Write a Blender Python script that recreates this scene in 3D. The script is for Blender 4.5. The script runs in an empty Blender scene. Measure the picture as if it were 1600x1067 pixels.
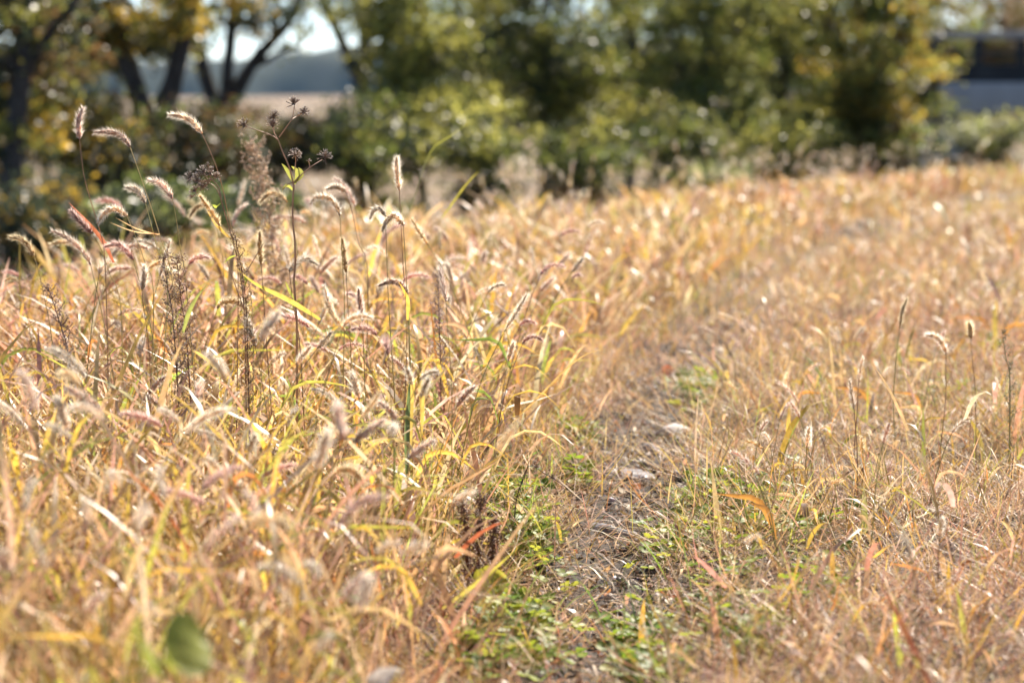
import bpy, math
import numpy as np
from mathutils import Vector, Matrix

rng = np.random.default_rng(7)
SC = bpy.context.scene
COL = SC.collection
R = math.radians

# ------------------------------------------------------------------ camera
EYE = 0.75
F = 85 / 36 * 1600                      # focal length in photo pixels
PITCH = math.atan((533.5 - 130) / F)
cam = bpy.data.cameras.new("camera")
cam.lens = 85
cam.sensor_width = 36
cam.clip_start = 0.05
cam.clip_end = 20000
cam.dof.use_dof = True
cam.dof.focus_distance = 4.1
cam.dof.aperture_fstop = 3.9
co = bpy.data.objects.new("camera", cam)
COL.objects.link(co)
co.location = (0, 0, EYE)
co.rotation_euler = (R(90) - PITCH, 0, 0)
SC.camera = co

# ------------------------------------------------------------------ light
SUN_AZ, SUN_EL = R(22), R(41)
w = bpy.data.worlds.new("World")
SC.world = w
w.use_nodes = True
nt = w.node_tree
bg = nt.nodes["Background"]
sky = nt.nodes.new("ShaderNodeTexSky")
sky.sky_type = 'NISHITA'
sky.sun_disc = False
sky.sun_elevation = SUN_EL
sky.sun_rotation = SUN_AZ
sky.dust_density = 0.2
sky.ozone_density = 3.0
sky.air_density = 0.6
nt.links.new(sky.outputs[0], bg.inputs[0])
bg.inputs[1].default_value = 0.08
sl = bpy.data.lights.new("sun", 'SUN')
sl.energy = 5.0
sl.angle = R(0.5)
sl.color = (1.0, 0.90, 0.77)
so = bpy.data.objects.new("sun", sl)
COL.objects.link(so)
sv = Vector((math.sin(SUN_AZ) * math.cos(SUN_EL), math.cos(SUN_AZ) * math.cos(SUN_EL), math.sin(SUN_EL)))
so.rotation_euler = sv.to_track_quat('Z', 'Y').to_euler()
SC.view_settings.view_transform = 'Standard'
SC.view_settings.look = 'None'
SC.view_settings.exposure = 1.47
SC.view_settings.gamma = 1.0
SC.view_settings.use_curve_mapping = False
SC.render.engine = 'CYCLES'
SC.cycles.max_bounces = 8
SC.cycles.diffuse_bounces = 3
SC.cycles.glossy_bounces = 2
SC.cycles.transmission_bounces = 5
SC.cycles.volume_bounces = 0
SC.cycles.sample_clamp_indirect = 6
SC.cycles.use_denoising = True

# ------------------------------------------------------------------ helpers
def at(px, py, Y):
    """world point seen at photo pixel (px,py), at distance Y along the ground"""
    f = np.array([0, math.cos(PITCH), -math.sin(PITCH)])
    u = np.array([0, math.sin(PITCH), math.cos(PITCH)])
    d = f + np.array([(px - 800) / F, 0, 0]) + u * ((533.5 - py) / F)
    return np.array([0, 0, EYE]) + d * (Y / d[1])

CREST_Y = np.array([-8, 0, 5.2, 8.7, 11, 15.4, 17.3, 19.5, 22, 60.])
CREST_X = np.array([-3.6, -2.2, -1.12, -.46, .29, 1.83, 3.2, 6, 12, 120.])
def crest(y): return np.interp(y, CREST_Y, CREST_X)
def rut(y): return np.interp(y, [0, 3.0, 4.2, 5.0, 6.0, 7.3, 9, 12, 16, 20], [-.05, .10, .20, .27, .40, .64, .95, 1.75, 3.3, 5.6])
def sn(x, y, f, s=0.):
    """smooth pseudo noise, roughly -1..1"""
    return (np.sin(x * f + 1.3 * np.sin(y * f * .73 + s) + s) + np.sin(y * f * 1.17 + 1.7 * np.sin(x * f * .61 + 2 * s) + 1.9 * s)) * .5
def smooth(t): t = np.clip(t, 0, 1); return t * t * (3 - 2 * t)
def terrain(x, y):
    x = np.asarray(x, float); y = np.asarray(y, float)
    s = (crest(y) - x) * .85
    z = -2.7 * smooth(s / 5.5)
    z = z - 4.2 * smooth((y - 60) / 260)
    d1 = x - rut(y); d2 = x - rut(y) - 1.3
    on = smooth((24 - y) / 4) * smooth((y + 8) / 4)
    z = z - on * (.05 * np.exp(-(d1 / .14) ** 2) + .05 * np.exp(-(d2 / .16) ** 2))
    z = z + on * np.exp(-(d1 / .2) ** 2) * (.009 * sn(x, y, 37., 1.) + .007 * sn(x, y, 83., 3.) + .005 * sn(x, y, 151., 5.))
    near = smooth((60 - np.hypot(x, y)) / 40)
    z = z + near * (.012 * sn(x, y, 7.) + .008 * sn(x, y, 19., 2.) + .02 * sn(x, y, 1.7, 1.))
    return z

def mesh(name, V, Fq, C=None, mat=None, smooth_shade=False):
    V = np.asarray(V, np.float32).reshape(-1, 3)
    me = bpy.data.meshes.new(name)
    if isinstance(Fq, np.ndarray):
        k = Fq.shape[1]; n = len(Fq)
        loops = Fq.astype(np.int32).ravel()
        starts = np.arange(0, n * k, k, dtype=np.int32)
    else:                                              # list of arrays of different widths
        arrs = [a for a in Fq if len(a)]
        loops = np.concatenate([a.astype(np.int32).ravel() for a in arrs])
        tot = np.concatenate([np.full(len(a), a.shape[1], np.int32) for a in arrs])
        starts = np.concatenate([[0], np.cumsum(tot)[:-1]]).astype(np.int32); n = len(tot)
    me.vertices.add(len(V)); me.vertices.foreach_set("co", V.ravel())
    me.loops.add(len(loops)); me.loops.foreach_set("vertex_index", loops)
    me.polygons.add(n); me.polygons.foreach_set("loop_start", starts)
    if smooth_shade: me.polygons.foreach_set("use_smooth", np.ones(n, bool))
    me.update(calc_edges=True)
    if C is not None:
        a = me.color_attributes.new("Col", 'FLOAT_COLOR', 'POINT')
        c4 = np.ones((len(V), 4), np.float32); c4[:, :3] = C
        a.data.foreach_set("color", c4.ravel())
    if mat: me.materials.append(mat)
    return me

def link(name, me, parent=None, loc=None, rot=None):
    o = bpy.data.objects.new(name, me); COL.objects.link(o)
    if parent is not None: o.parent = parent
    if loc is not None: o.location = [float(v) for v in loc]
    if rot is not None: o.rotation_euler = rot
    return o
def tag(o, label=None, cat=None, group=None, kind=None):
    if label: o["label"] = label
    if cat: o["category"] = cat
    if group: o["group"] = group
    o["kind"] = kind or "thing"
    return o
def empty(name, loc, label, cat, group=None):
    o = link(name, None, None, loc); o.empty_display_size = .05
    return tag(o, label, cat, group)

class Geo:
    """collects pieces that become ONE mesh"""
    def __init__(s): s.V = []; s.Q = []; s.T = []; s.C = []; s.n = 0
    def add(s, V, Fc, C):
        V = np.asarray(V, float).reshape(-1, 3); Fc = np.asarray(Fc)
        (s.Q if Fc.shape[1] == 4 else s.T).append(Fc + s.n)
        C = np.asarray(C, float)
        s.V.append(V); s.C.append(np.broadcast_to(C, (len(V), 3))); s.n += len(V)
    def build(s, name, mat, parent=None, off=(0, 0, 0), sm=False):
        V = np.concatenate(s.V) - np.asarray(off)
        fs = []
        if s.Q: fs.append(np.concatenate(s.Q))
        if s.T: fs.append(np.concatenate(s.T))
        me = mesh(name, V, fs, np.concatenate(s.C), mat, sm)
        return me if parent is False else link(name, me, parent)

def norm(v): return v / np.maximum(np.linalg.norm(v, axis=-1, keepdims=True), 1e-9)
def resample(P, n):
    P = np.asarray(P, float)
    if len(P) > 2:                                      # Catmull-Rom through the points
        Q = np.vstack([2 * P[0] - P[1], P, 2 * P[-1] - P[-2]])
        out = []
        for i in range(len(P) - 1):
            p0, p1, p2, p3 = Q[i:i + 4]
            for t in np.linspace(0, 1, 9)[:-1]:
                out.append(.5 * (2 * p1 + (p2 - p0) * t + (2 * p0 - 5 * p1 + 4 * p2 - p3) * t ** 2 + (3 * p1 - p0 - 3 * p2 + p3) * t ** 3))
        out.append(P[-1]); P = np.array(out)
    L = np.concatenate([[0], np.cumsum(np.linalg.norm(np.diff(P, axis=0), axis=1))])
    t = np.linspace(0, L[-1], n)
    return np.stack([np.interp(t, L, P[:, k]) for k in range(3)], 1)
def frames(P):
    T = norm(np.gradient(P, axis=0))
    ref = np.array([.31, .87, .12]); ref /= np.linalg.norm(ref)
    A = norm(np.cross(T, ref)); B = np.cross(T, A)
    return T, A, B
def tube(g, P, r0, r1, col, k=6, n=None, rough=0., rand=None):
    P = resample(P, n or max(3, 3 * len(P)))
    m = len(P); T, A, B = frames(P)
    rr = np.linspace(r0, r1, m)
    ang = np.arange(k) * 2 * np.pi / k
    rad = rr[:, None] * np.ones(k)
    if rough: rad = rad * (1 + rough * (rand or rng).normal(size=(m, k)))
    V = P[:, None] + rad[..., None] * (A[:, None] * np.cos(ang)[None, :, None] + B[:, None] * np.sin(ang)[None, :, None])
    i = np.arange(m - 1)[:, None] * k; j = np.arange(k)[None]; j2 = (j + 1) % k
    Fc = np.stack([i + j, i + j2, i + k + j2, i + k + j], -1).reshape(-1, 4)
    g.add(V.reshape(-1, 3), Fc, col)
def ribbon(g, P, w, col, side=None, n=7, fold=0.25, shape='blade'):
    """one grass blade or strap leaf along P, creased along its midrib"""
    P = resample(P, n); T, A, B = frames(P)
    if side is None: side = A
    else: side = norm(np.broadcast_to(np.asarray(side, float), P.shape) - T * np.sum(np.asarray(side) * T, -1, keepdims=True))
    N = np.cross(T, side)
    t = np.linspace(0, 1, n)
    pr = np.where(t < .25, .55 + .45 * (t / .25), 1) * (1 - np.clip((t - .35) / .65, 0, 1) ** 1.7) if shape == 'blade' else np.sin(np.pi * np.clip(t * .93 + .06, 0, 1)) ** .75
    pr = np.maximum(pr, .03)[:, None] * w / 2
    V = np.stack([P - side * pr + N * pr * fold * 2, P, P + side * pr + N * pr * fold * 2], 1).reshape(-1, 3)
    i = np.arange(n - 1)[:, None] * 3; j = np.arange(2)[None]
    Fc = np.stack([i + j, i + j + 1, i + j + 4, i + j + 3], -1).reshape(-1, 4)
    g.add(V, Fc, col)
OCT_V = np.array([[1, 0, 0], [-1, 0, 0], [0, 1, 0], [0, -1, 0], [0, 0, 1], [0, 0, -1]], float)
OCT_F = np.array([[0, 2, 4], [2, 1, 4], [1, 3, 4], [3, 0, 4], [2, 0, 5], [1, 2, 5], [3, 1, 5], [0, 3, 5]])
def grains(g, C, T, rl, rw, col):
    """many small seeds: centre C, long axis T"""
    C = np.asarray(C); T = norm(np.asarray(T)); n = len(C)
    A = norm(np.cross(T, np.array([.3, .5, .81]))); B = np.cross(T, A)
    rl = np.broadcast_to(rl, (n,)); rw = np.broadcast_to(rw, (n,))
    V = C[:, None] + OCT_V[None, :, 0:1] * A[:, None] * rw[:, None, None] + OCT_V[None, :, 1:2] * B[:, None] * rw[:, None, None] + OCT_V[None, :, 2:3] * T[:, None] * rl[:, None, None]
    Fc = (OCT_F[None] + np.arange(n)[:, None, None] * 6).reshape(-1, 3)
    col = np.asarray(col, float)
    if col.ndim == 2: col = np.repeat(col, 6, 0)
    g.add(V.reshape(-1, 3), Fc, col)
def spikes(g, C, D, L, wd, col):
    """thin bristles: root C, direction D"""
    n = len(C); D = norm(D); S = norm(np.cross(D, rng.normal(size=(n, 3))))
    L = np.broadcast_to(L, (n,))[:, None]; wd = np.broadcast_to(wd, (n,))[:, None]
    V = np.stack([C - S * wd, C + S * wd, C + D * L], 1)
    Fc = np.arange(3 * n).reshape(-1, 3)
    col = np.asarray(col, float)
    if col.ndim == 2: col = np.repeat(col, 3, 0)
    g.add(V.reshape(-1, 3), Fc, col)

# ------------------------------------------------------------------ materials
def newmat(name):
    m = bpy.data.materials.new(name); m.use_nodes = True
    n = m.node_tree; n.nodes.clear()
    return m, n, n.nodes.new, n.links.new
def leafy(name, transl=.45, rough=.45, spec=.5, tint=(1, 1, 1), vary=.25, noise=90.):
    m, n, N, L = newmat(name)
    out = N("ShaderNodeOutputMaterial"); mix = N("ShaderNodeMixShader")
    p = N("ShaderNodeBsdfPrincipled"); tr = N("ShaderNodeBsdfTranslucent")
    at_ = N("ShaderNodeAttribute"); at_.attribute_name = "Col"
    tc = N("ShaderNodeTexCoord"); nz = N("ShaderNodeTexNoise"); nz.inputs["Scale"].default_value = noise; nz.inputs["Detail"].default_value = 3
    oi = N("ShaderNodeObjectInfo")
    mr = N("ShaderNodeMapRange"); mr.inputs["To Min"].default_value = 1 - vary * 1.4; mr.inputs["To Max"].default_value = 1 + vary * 1.4
    mr.inputs["From Min"].default_value = .25; mr.inputs["From Max"].default_value = .75
    mo = N("ShaderNodeMapRange"); mo.inputs["To Min"].default_value = .8; mo.inputs["To Max"].default_value = 1.15
    mu = N("ShaderNodeMath"); mu.operation = 'MULTIPLY'
    hs = N("ShaderNodeMix"); hs.data_type = 'RGBA'; hs.blend_type = 'MULTIPLY'; hs.inputs[0].default_value = 1
    ti = N("ShaderNodeMix"); ti.data_type = 'RGBA'; ti.blend_type = 'MULTIPLY'; ti.inputs[0].default_value = 1; ti.inputs[7].default_value = (*tint, 1)
    L(tc.outputs["Object"], nz.inputs["Vector"]); L(nz.outputs["Fac"], mr.inputs["Value"]); L(oi.outputs["Random"], mo.inputs["Value"])
    L(mr.outputs[0], mu.inputs[0]); L(mo.outputs[0], mu.inputs[1])
    L(at_.outputs["Color"], ti.inputs[6]); L(ti.outputs[2], hs.inputs[6]); L(mu.outputs[0], hs.inputs[7])
    L(hs.outputs[2], p.inputs["Base Color"]); L(hs.outputs[2], tr.inputs["Color"])
    p.inputs["Roughness"].default_value = rough; p.inputs["Specular IOR Level"].default_value = spec
    mix.inputs[0].default_value = transl
    L(p.outputs[0], mix.inputs[1]); L(tr.outputs[0], mix.inputs[2]); L(mix.outputs[0], out.inputs[0])
    return m
M_blade = leafy("dry_blade", .46, .42, .48)
M_thatch = leafy("dry_thatch", .45, .52, .32)
M_bristle = leafy("bristle", .72, .5, .3, vary=.15, noise=60)
M_stem = leafy("dry_stem", .15, .5, .4, vary=.3, noise=40)
M_clover = leafy("clover_leaf", .55, .5, .25, vary=.2, noise=60)
M_leaf = leafy("tree_leaf", .58, .40, .36, vary=.25, noise=9)

def rough_mat(name, c1, c2, scale, rough=.9, bump=.3, c3=None, stretch=(1, 1, 1)):
    m, n, N, L = newmat(name)
    out = N("ShaderNodeOutputMaterial"); p = N("ShaderNodeBsdfPrincipled"); tc = N("ShaderNodeTexCoord")
    mp = N("ShaderNodeMapping"); mp.inputs["Scale"].default_value = stretch
    nz = N("ShaderNodeTexNoise"); nz.inputs["Scale"].default_value = scale; nz.inputs["Detail"].default_value = 8; nz.inputs["Roughness"].default_value = .65
    cr = N("ShaderNodeValToRGB"); e = cr.color_ramp.elements
    e[0].position = .32; e[0].color = (*c1, 1); e[1].position = .68; e[1].color = (*c2, 1)
    if c3: q = e.new(.5); q.color = (*c3, 1)
    bp = N("ShaderNodeBump"); bp.inputs["Strength"].default_value = bump; bp.inputs["Distance"].default_value = .02
    L(tc.outputs["Object"], mp.inputs[0]); L(mp.outputs[0], nz.inputs["Vector"]); L(nz.outputs["Fac"], cr.inputs[0])
    L(cr.outputs[0], p.inputs["Base Color"]); L(nz.outputs["Fac"], bp.inputs["Height"]); L(bp.outputs[0], p.inputs["Normal"])
    p.inputs["Roughness"].default_value = rough
    L(p.outputs[0], out.inputs[0])
    return m
M_bark = rough_mat("bark", (.025, .02, .016), (.09, .075, .06), 9, .95, .8, stretch=(3, 3, .6))
M_stone = rough_mat("grey_stone", (.11, .105, .11), (.34, .32, .31), 28, .9, .6, (.21, .20, .21))
M_pale = rough_mat("pale_stone", (.28, .26, .26), (.54, .51, .49), 22, .8, .5)
M_conc = rough_mat("weathered_concrete", (.36, .34, .31), (.50, .475, .44), 1.2, .85, .25, stretch=(1, 1, .4))
M_steel = rough_mat("dark_steel", (.022, .02, .018), (.05, .045, .04), 5, .95, .1)
M_rail = rough_mat("weathered_rail", (.30, .25, .20), (.46, .40, .33), 4, .7, .1)
M_hill = rough_mat("wooded_hill", (.012, .024, .02), (.04, .055, .03), .035, 1., .0, (.022, .036, .022))

# ------------------------------------------------------------------ ground (one sheet to the horizon)
def axis(fine0, fine1, step, far0, far1, k=34):
    a = np.arange(fine0, fine1 + step, step)
    t = np.linspace(0, 1, k + 1)[1:] ** 3
    return np.concatenate([(fine0 - t * (fine0 - far0))[::-1], a, fine1 + t * (far1 - fine1)])
gx = np.unique(np.concatenate([axis(-7, 9, .06, -1900, 1900), np.arange(-.35, 1.3, .018)])); gy = np.unique(np.concatenate([axis(.5, 24, .07, -300, 1900), np.arange(2.7, 8., .022)]))
GX, GY = np.meshgrid(gx, gy)
GV = np.stack([GX, GY, terrain(GX, GY)], -1).reshape(-1, 3)
nx, ny = len(gx), len(gy)
ii = (np.arange(ny - 1)[:, None] * nx + np.arange(nx - 1)[None]).ravel()
def ground_material():
    m, n, N, L = newmat("earth")
    out = N("ShaderNodeOutputMaterial"); p = N("ShaderNodeBsdfPrincipled"); g = N("ShaderNodeNewGeometry"); sx = N("ShaderNodeSeparateXYZ")
    L(g.outputs["Position"], sx.inputs[0])
    nz = N("ShaderNodeTexNoise"); nz.inputs["Scale"].default_value = 14; nz.inputs["Detail"].default_value = 9; nz.inputs["Roughness"].default_value = .7
    L(g.outputs["Position"], nz.inputs["Vector"])
    cr = N("ShaderNodeValToRGB"); e = cr.color_ramp.elements
    e[0].position = .3; e[0].color = (.012, .009, .008, 1); e[1].position = .85; e[1].color = (.11, .075, .052, 1)
    q = e.new(.5); q.color = (.034, .024, .018, 1)
    L(nz.outputs["Fac"], cr.inputs[0])
    nf = N("ShaderNodeTexNoise"); nf.inputs["Scale"].default_value = .012; nf.inputs["Detail"].default_value = 5
    mp = N("ShaderNodeMapping"); mp.inputs["Scale"].default_value = (.5, 2, 1)
    L(g.outputs["Position"], mp.inputs[0]); L(mp.outputs[0], nf.inputs["Vector"])
    cf = N("ShaderNodeValToRGB"); e = cf.color_ramp.elements
    e[0].position = .35; e[0].color = (.09, .065, .025, 1); e[1].position = .62; e[1].color = (.22, .125, .045, 1)
    L(nf.outputs["Fac"], cf.inputs[0])
    mr = N("ShaderNodeMapRange"); mr.inputs["From Min"].default_value = 45; mr.inputs["From Max"].default_value = 90
    L(sx.outputs["Y"], mr.inputs["Value"])
    mx = N("ShaderNodeMix"); mx.data_type = 'RGBA'
    L(mr.outputs[0], mx.inputs[0]); L(cr.outputs[0], mx.inputs[6]); L(cf.outputs[0], mx.inputs[7])
    bp = N("ShaderNodeBump"); bp.inputs["Strength"].default_value = .7; bp.inputs["Distance"].default_value = .015
    L(nz.outputs["Fac"], bp.inputs["Height"]); L(bp.outputs[0], p.inputs["Normal"])
    L(mx.outputs[2], p.inputs["Base Color"]); p.inputs["Roughness"].default_value = .95
    L(p.outputs[0], out.inputs[0])
    return m
tag(link("ground", mesh("ground", GV, np.stack([ii, ii + 1, ii + 1 + nx, ii + nx], 1), None, ground_material(), True)), kind="structure")

# ------------------------------------------------------------------ hills on the horizon
def hills():
    a = np.linspace(R(-42), R(42), 260); rr = np.linspace(0, 1, 9)
    V = []
    for t in rr:
        rad = 1350 + t * 60 + 9 * np.sin(a * 60) + 5 * np.sin(a * 170)
        prof = math.sin(math.pi * min(1, t * .62 + .02)) if t < .8 else math.sin(math.pi * .516)
        h = 19 + 5 * np.sin(a * 9 + .6) + 3.5 * np.sin(a * 23 + 2) + 1.1 * np.sin(a * 71) + .8 * np.sin(a * 190 + t * 9) + .5 * rng.normal(size=len(a))
        z = -8 + prof * (h + 8)
        V.append(np.stack([rad * np.sin(a), rad * np.cos(a), z], 1))
    V = np.array(V); n = len(a)
    i = (np.arange(8)[:, None] * n + np.arange(n - 1)[None]).ravel()
    tag(link("hills", mesh("hills", V, np.stack([i, i + 1, i + 1 + n, i + n], 1), None, M_hill, True)), kind="structure")
hills()

# ------------------------------------------------------------------ bridge at the right
def box(g, lo, hi, col=(1, 1, 1)):
    lo = np.array(lo, float); hi = np.array(hi, float)
    V = np.array([[x, y, z] for z in (lo[2], hi[2]) for y in (lo[1], hi[1]) for x in (lo[0], hi[0])])
    g.add(V, np.array([[2, 3, 1, 0], [5, 7, 6, 4], [1, 5, 4, 0], [6, 7, 3, 2], [4, 6, 2, 0], [3, 7, 5, 1]]), col)
def bevel(o, wd):
    b = o.modifiers.new("bevel", 'BEVEL'); b.width = wd; b.segments = 2; b.limit_method = 'ANGLE'
    return o
def bridge():
    Y = 33.0; s = Y / F
    x0, x1 = at(1350, 150, Y)[0], at(1350, 150, Y)[0] + 17
    Z = lambda row: EYE + (130 - row) * s
    root = empty("road_bridge", (x0, Y, -2.7), "grey concrete road bridge with dark railing behind the trees", "bridge")
    off = np.array([x0, Y, -2.7])
    g = Geo(); box(g, (x0, Y, Z(179)), (x1, Y + 4.2, Z(129))); bevel(g.build("girder", M_conc, root, off), .03)
    g = Geo(); box(g, (x0, Y + .25, Z(129) + .003), (x1, Y + 4, Z(101))); bevel(g.build("deck", M_steel, root, off), .02)
    g = Geo(); box(g, (x0, Y + .3, Z(62)), (x1, Y + .42, Z(49))); bevel(g.build("handrail", M_rail, root, off), .015)
    g = Geo(); box(g, (x0, Y + .32, Z(88)), (x1, Y + .40, Z(82))); bevel(g.build("lower_rail", M_steel, root, off), .01)
    x = x0 + .35
    while x < x1 - .2:
        g = Geo(); box(g, (x, Y + .3, Z(101) + .003), (x + .13, Y + .42, Z(62) - .003)); bevel(g.build("railing_post", M_steel, root, off), .01)
        x += 68 * s
    for xp in (x0 + .8, x0 + 7.2, x0 + 13.8):
        g = Geo(); box(g, (xp, Y + .5, -3.0), (xp + .7, Y + 3.6, Z(179) - .003)); bevel(g.build("pier", M_conc, root, off), .04)
bridge()

# ------------------------------------------------------------------ trees and shrubs
OLIVE = (.23, .225, .05); GREEN = (.15, .185, .04); DARK = (.05, .065, .035); GOLD = (.50, .33, .045)
YEL = (.44, .41, .09); PALE = (.25, .27, .10); BROWN = (.17, .10, .04); RUSSET = (.34, .22, .11); GREY = (.24, .25, .15)
def leaves(g, cen, rad, n, cols, size, r):
    """clumps of leaves in an ellipsoid; returns the clump centres"""
    cen = np.asarray(cen); rad = np.asarray(rad)
    k = max(4, int(n / 75))
    d = norm(r.normal(size=(k, 3))) * (r.random((k, 1)) ** .45)
    cc = cen + d * rad
    sg = (.07 + .15 * r.random(k)) * min(1.25, max(.55, float(np.mean(rad))))
    who = r.integers(0, k, n)
    P = cc[who] + r.normal(size=(n, 3)) * sg[who][:, None] * np.array([1.1, 1.1, .6])
    nrm = norm(r.normal(size=(n, 3)) + np.array([0, 0, .7]))
    A = norm(np.cross(nrm, r.normal(size=(n, 3)))); B = np.cross(nrm, A)
    l = size * (.6 + .8 * r.random(n))[:, None]; wd = l * (.42 + .25 * r.random(n))[:, None]
    bend = nrm * l * .12
    V = np.stack([P - A * l / 2, P - B * wd / 2 + bend, P + A * l / 2, P + B * wd / 2 + bend], 1)
    cols = np.asarray(cols); base = cols[r.integers(0, len(cols), k)][who]
    odd = r.random(n) < .28
    base = np.where(odd[:, None], cols[r.integers(0, len(cols), n)], base)
    c = base * (.6 + .8 * r.random((n, 1)))
    g.add(V.reshape(-1, 3), np.arange(4 * n).reshape(-1, 4), np.repeat(c, 4, 0))
    return cc
def plant(name, Y, limbs, blobs, label, cat, group, leaf=.06, seed=1, crown_name="crown", trunk_name="trunk", dens=1.):
    """limbs: list of (pixel polyline, r0 px, r1 px); blobs: (px, py, rx, ry, leaves, colours, dY, depth m)"""
    r = np.random.default_rng(seed); s = Y / F
    bx = at(limbs[0][0][0][0], 300, Y)[0]
    base = np.array([bx, Y, float(terrain(bx, Y))])
    root = empty(name, base, label, cat, group)
    g = Geo(); tips = []
    for li, (pl, r0, r1) in enumerate(limbs):
        P = np.array([at(p[0], p[1], Y) + np.array([0, (p[2] if len(p) > 2 else 0), 0]) for p in pl])
        if li == 0:
            P = np.vstack([[base[0], Y, base[2] - .15], P]); tips.append(P[-1])
        P[1:] += r.normal(size=P[1:].shape) * np.array([.012, .05, .012])
        tube(g, P, r0 * s, r1 * s, (1, 1, 1), 9, rough=.05, rand=r); tips += list(resample(P, 7)[2:])
    tips = np.array(tips)
    gl = Geo()
    for (px, py, rx, ry, n, cols, dY, dep) in blobs:
        n = int(n * dens)
        c = at(px, py, Y) + np.array([0, dY, 0])
        cc = leaves(gl, c, (rx * s, dep, ry * s), n, cols, leaf, r)
        for q in cc[:: max(1, len(cc) // 26)]:          # twigs reach every part of the crown
            d = np.linalg.norm(tips - q, axis=1) + .6 * np.maximum(0, tips[:, 2] - q[2] + .1)
            a = tips[np.argmin(d)]
            mid = (a + q) / 2 + r.normal(size=3) * .06 * np.linalg.norm(a - q) + np.array([0, 0, .04])
            tube(g, [a, mid, q], max(.012, .018 * np.linalg.norm(q - a)), .004, (1, 1, 1), 5, rand=r)
    g.build(trunk_name, M_bark, root, base); gl.build(crown_name, M_leaf, root, base)
    return root
TG = "trees below the bank"; SG = "shrubs below the bank"
def up(px, ry=150, n=900, cols=(OLIVE,), w=150, dep=1.2, y0=-190):
    """the part of a crown above the picture"""
    return [(px, y0, w, ry, n, cols, 0, dep), (px + 20, y0 - 260, w * .8, ry * .8, n // 2, cols, 0, dep)]
plant("broadleaf_tree", 17, [([(18, 420), (22, 260), (34, 120), (48, 0), (60, -150), (58, -320)], 24, 10), ([(33, 130), (70, 60), (120, 0), (160, -120)], 9, 4), ([(40, 60), (5, -20), (-40, -110)], 9, 4)],
      [(45, 60, 95, 95, 1700, (DARK, OLIVE, BROWN), .3, .9), (-10, 190, 70, 120, 1500, (DARK, OLIVE, GOLD), .4, .7), (60, -160, 200, 150, 1200, (DARK, OLIVE), .2, 1.2)],
      "dark slender tree with straight trunk at the left end of the row", "tree", TG, seed=11, dens=1.6)
plant("broadleaf_tree", 20, [([(246, 350), (240, 250), (228, 180), (205, 120), (190, 40), (185, -120), (190, -300)], 27, 9), ([(244, 200), (264, 140), (280, 90), (298, 20), (310, -100)], 19, 7), ([(200, 100), (160, 40), (120, -40)], 9, 4)],
      [(200, 60, 80, 65, 1900, (GOLD, OLIVE, DARK, OLIVE), .5, .8), (140, 30, 80, 60, 1700, (OLIVE, GOLD, DARK), 0, .8), (265, 20, 50, 50, 800, (OLIVE, GOLD), 0, .6)] + up(200, 140, 700, (OLIVE, GOLD), 170),
      "golden leaved tree with a thick leaning forked trunk", "tree", TG, seed=12, dens=1.6)
plant("broadleaf_tree", 24, [([(352, 360), (350, 270), (350, 215), (354, 165)], 23, 19), ([(350, 215), (335, 160), (318, 110), (308, 55), (300, 0), (285, -110)], 13, 6), ([(354, 170), (358, 110), (360, 45), (366, -20), (372, -170)], 11, 5),
      ([(356, 165), (374, 128), (400, 92), (425, 56), (456, 25), (490, -60)], 12, 5), ([(388, 108), (415, 94), (444, 79), (468, 76)], 6, 2.5), ([(318, 110), (296, 60), (270, 10)], 5, 2.5), ([(360, 45), (338, 15), (330, -30)], 5, 2), ([(425, 56), (432, 20), (428, -30)], 5, 2)],
      [(440, 18, 80, 42, 1250, (DARK, DARK, OLIVE), 0, .8), (370, 14, 95, 50, 1300, (DARK, DARK, GOLD), 0, .9), (300, 40, 50, 60, 1100, (DARK, OLIVE), 0, .6), (465, 78, 30, 16, 110, (DARK, OLIVE), 0, .3), (380, -180, 190, 130, 1200, (OLIVE, DARK), 0, 1.3)],
      "sparse tree whose dark trunk splits low into three limbs against the sky", "tree", TG, seed=13, leaf=.055)
plant("broadleaf_tree", 27, [([(578, 350), (574, 230), (568, 130), (571, 60), (562, -40), (560, -220)], 15, 9), ([(566, 140), (544, 88), (520, 38), (500, 0), (480, -90)], 10, 5), ([(572, 100), (596, 76), (614, 46), (645, -30)], 9, 4)],
      [(525, 12, 65, 40, 1000, (DARK, DARK, OLIVE), 0, .6), (605, 20, 60, 50, 1000, (OLIVE, GREEN, DARK), 0, .6), (560, 90, 50, 40, 260, (DARK, OLIVE), 0, .5), (560, -170, 170, 120, 1000, (OLIVE, DARK), 0, 1.2)],
      "dark tree with a wide V of bare limbs above the pale field gap", "tree", TG, seed=14, leaf=.055)
G1 = (OLIVE, GREEN, YEL, OLIVE); G2 = (OLIVE, GREEN, DARK, DARK)
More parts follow.
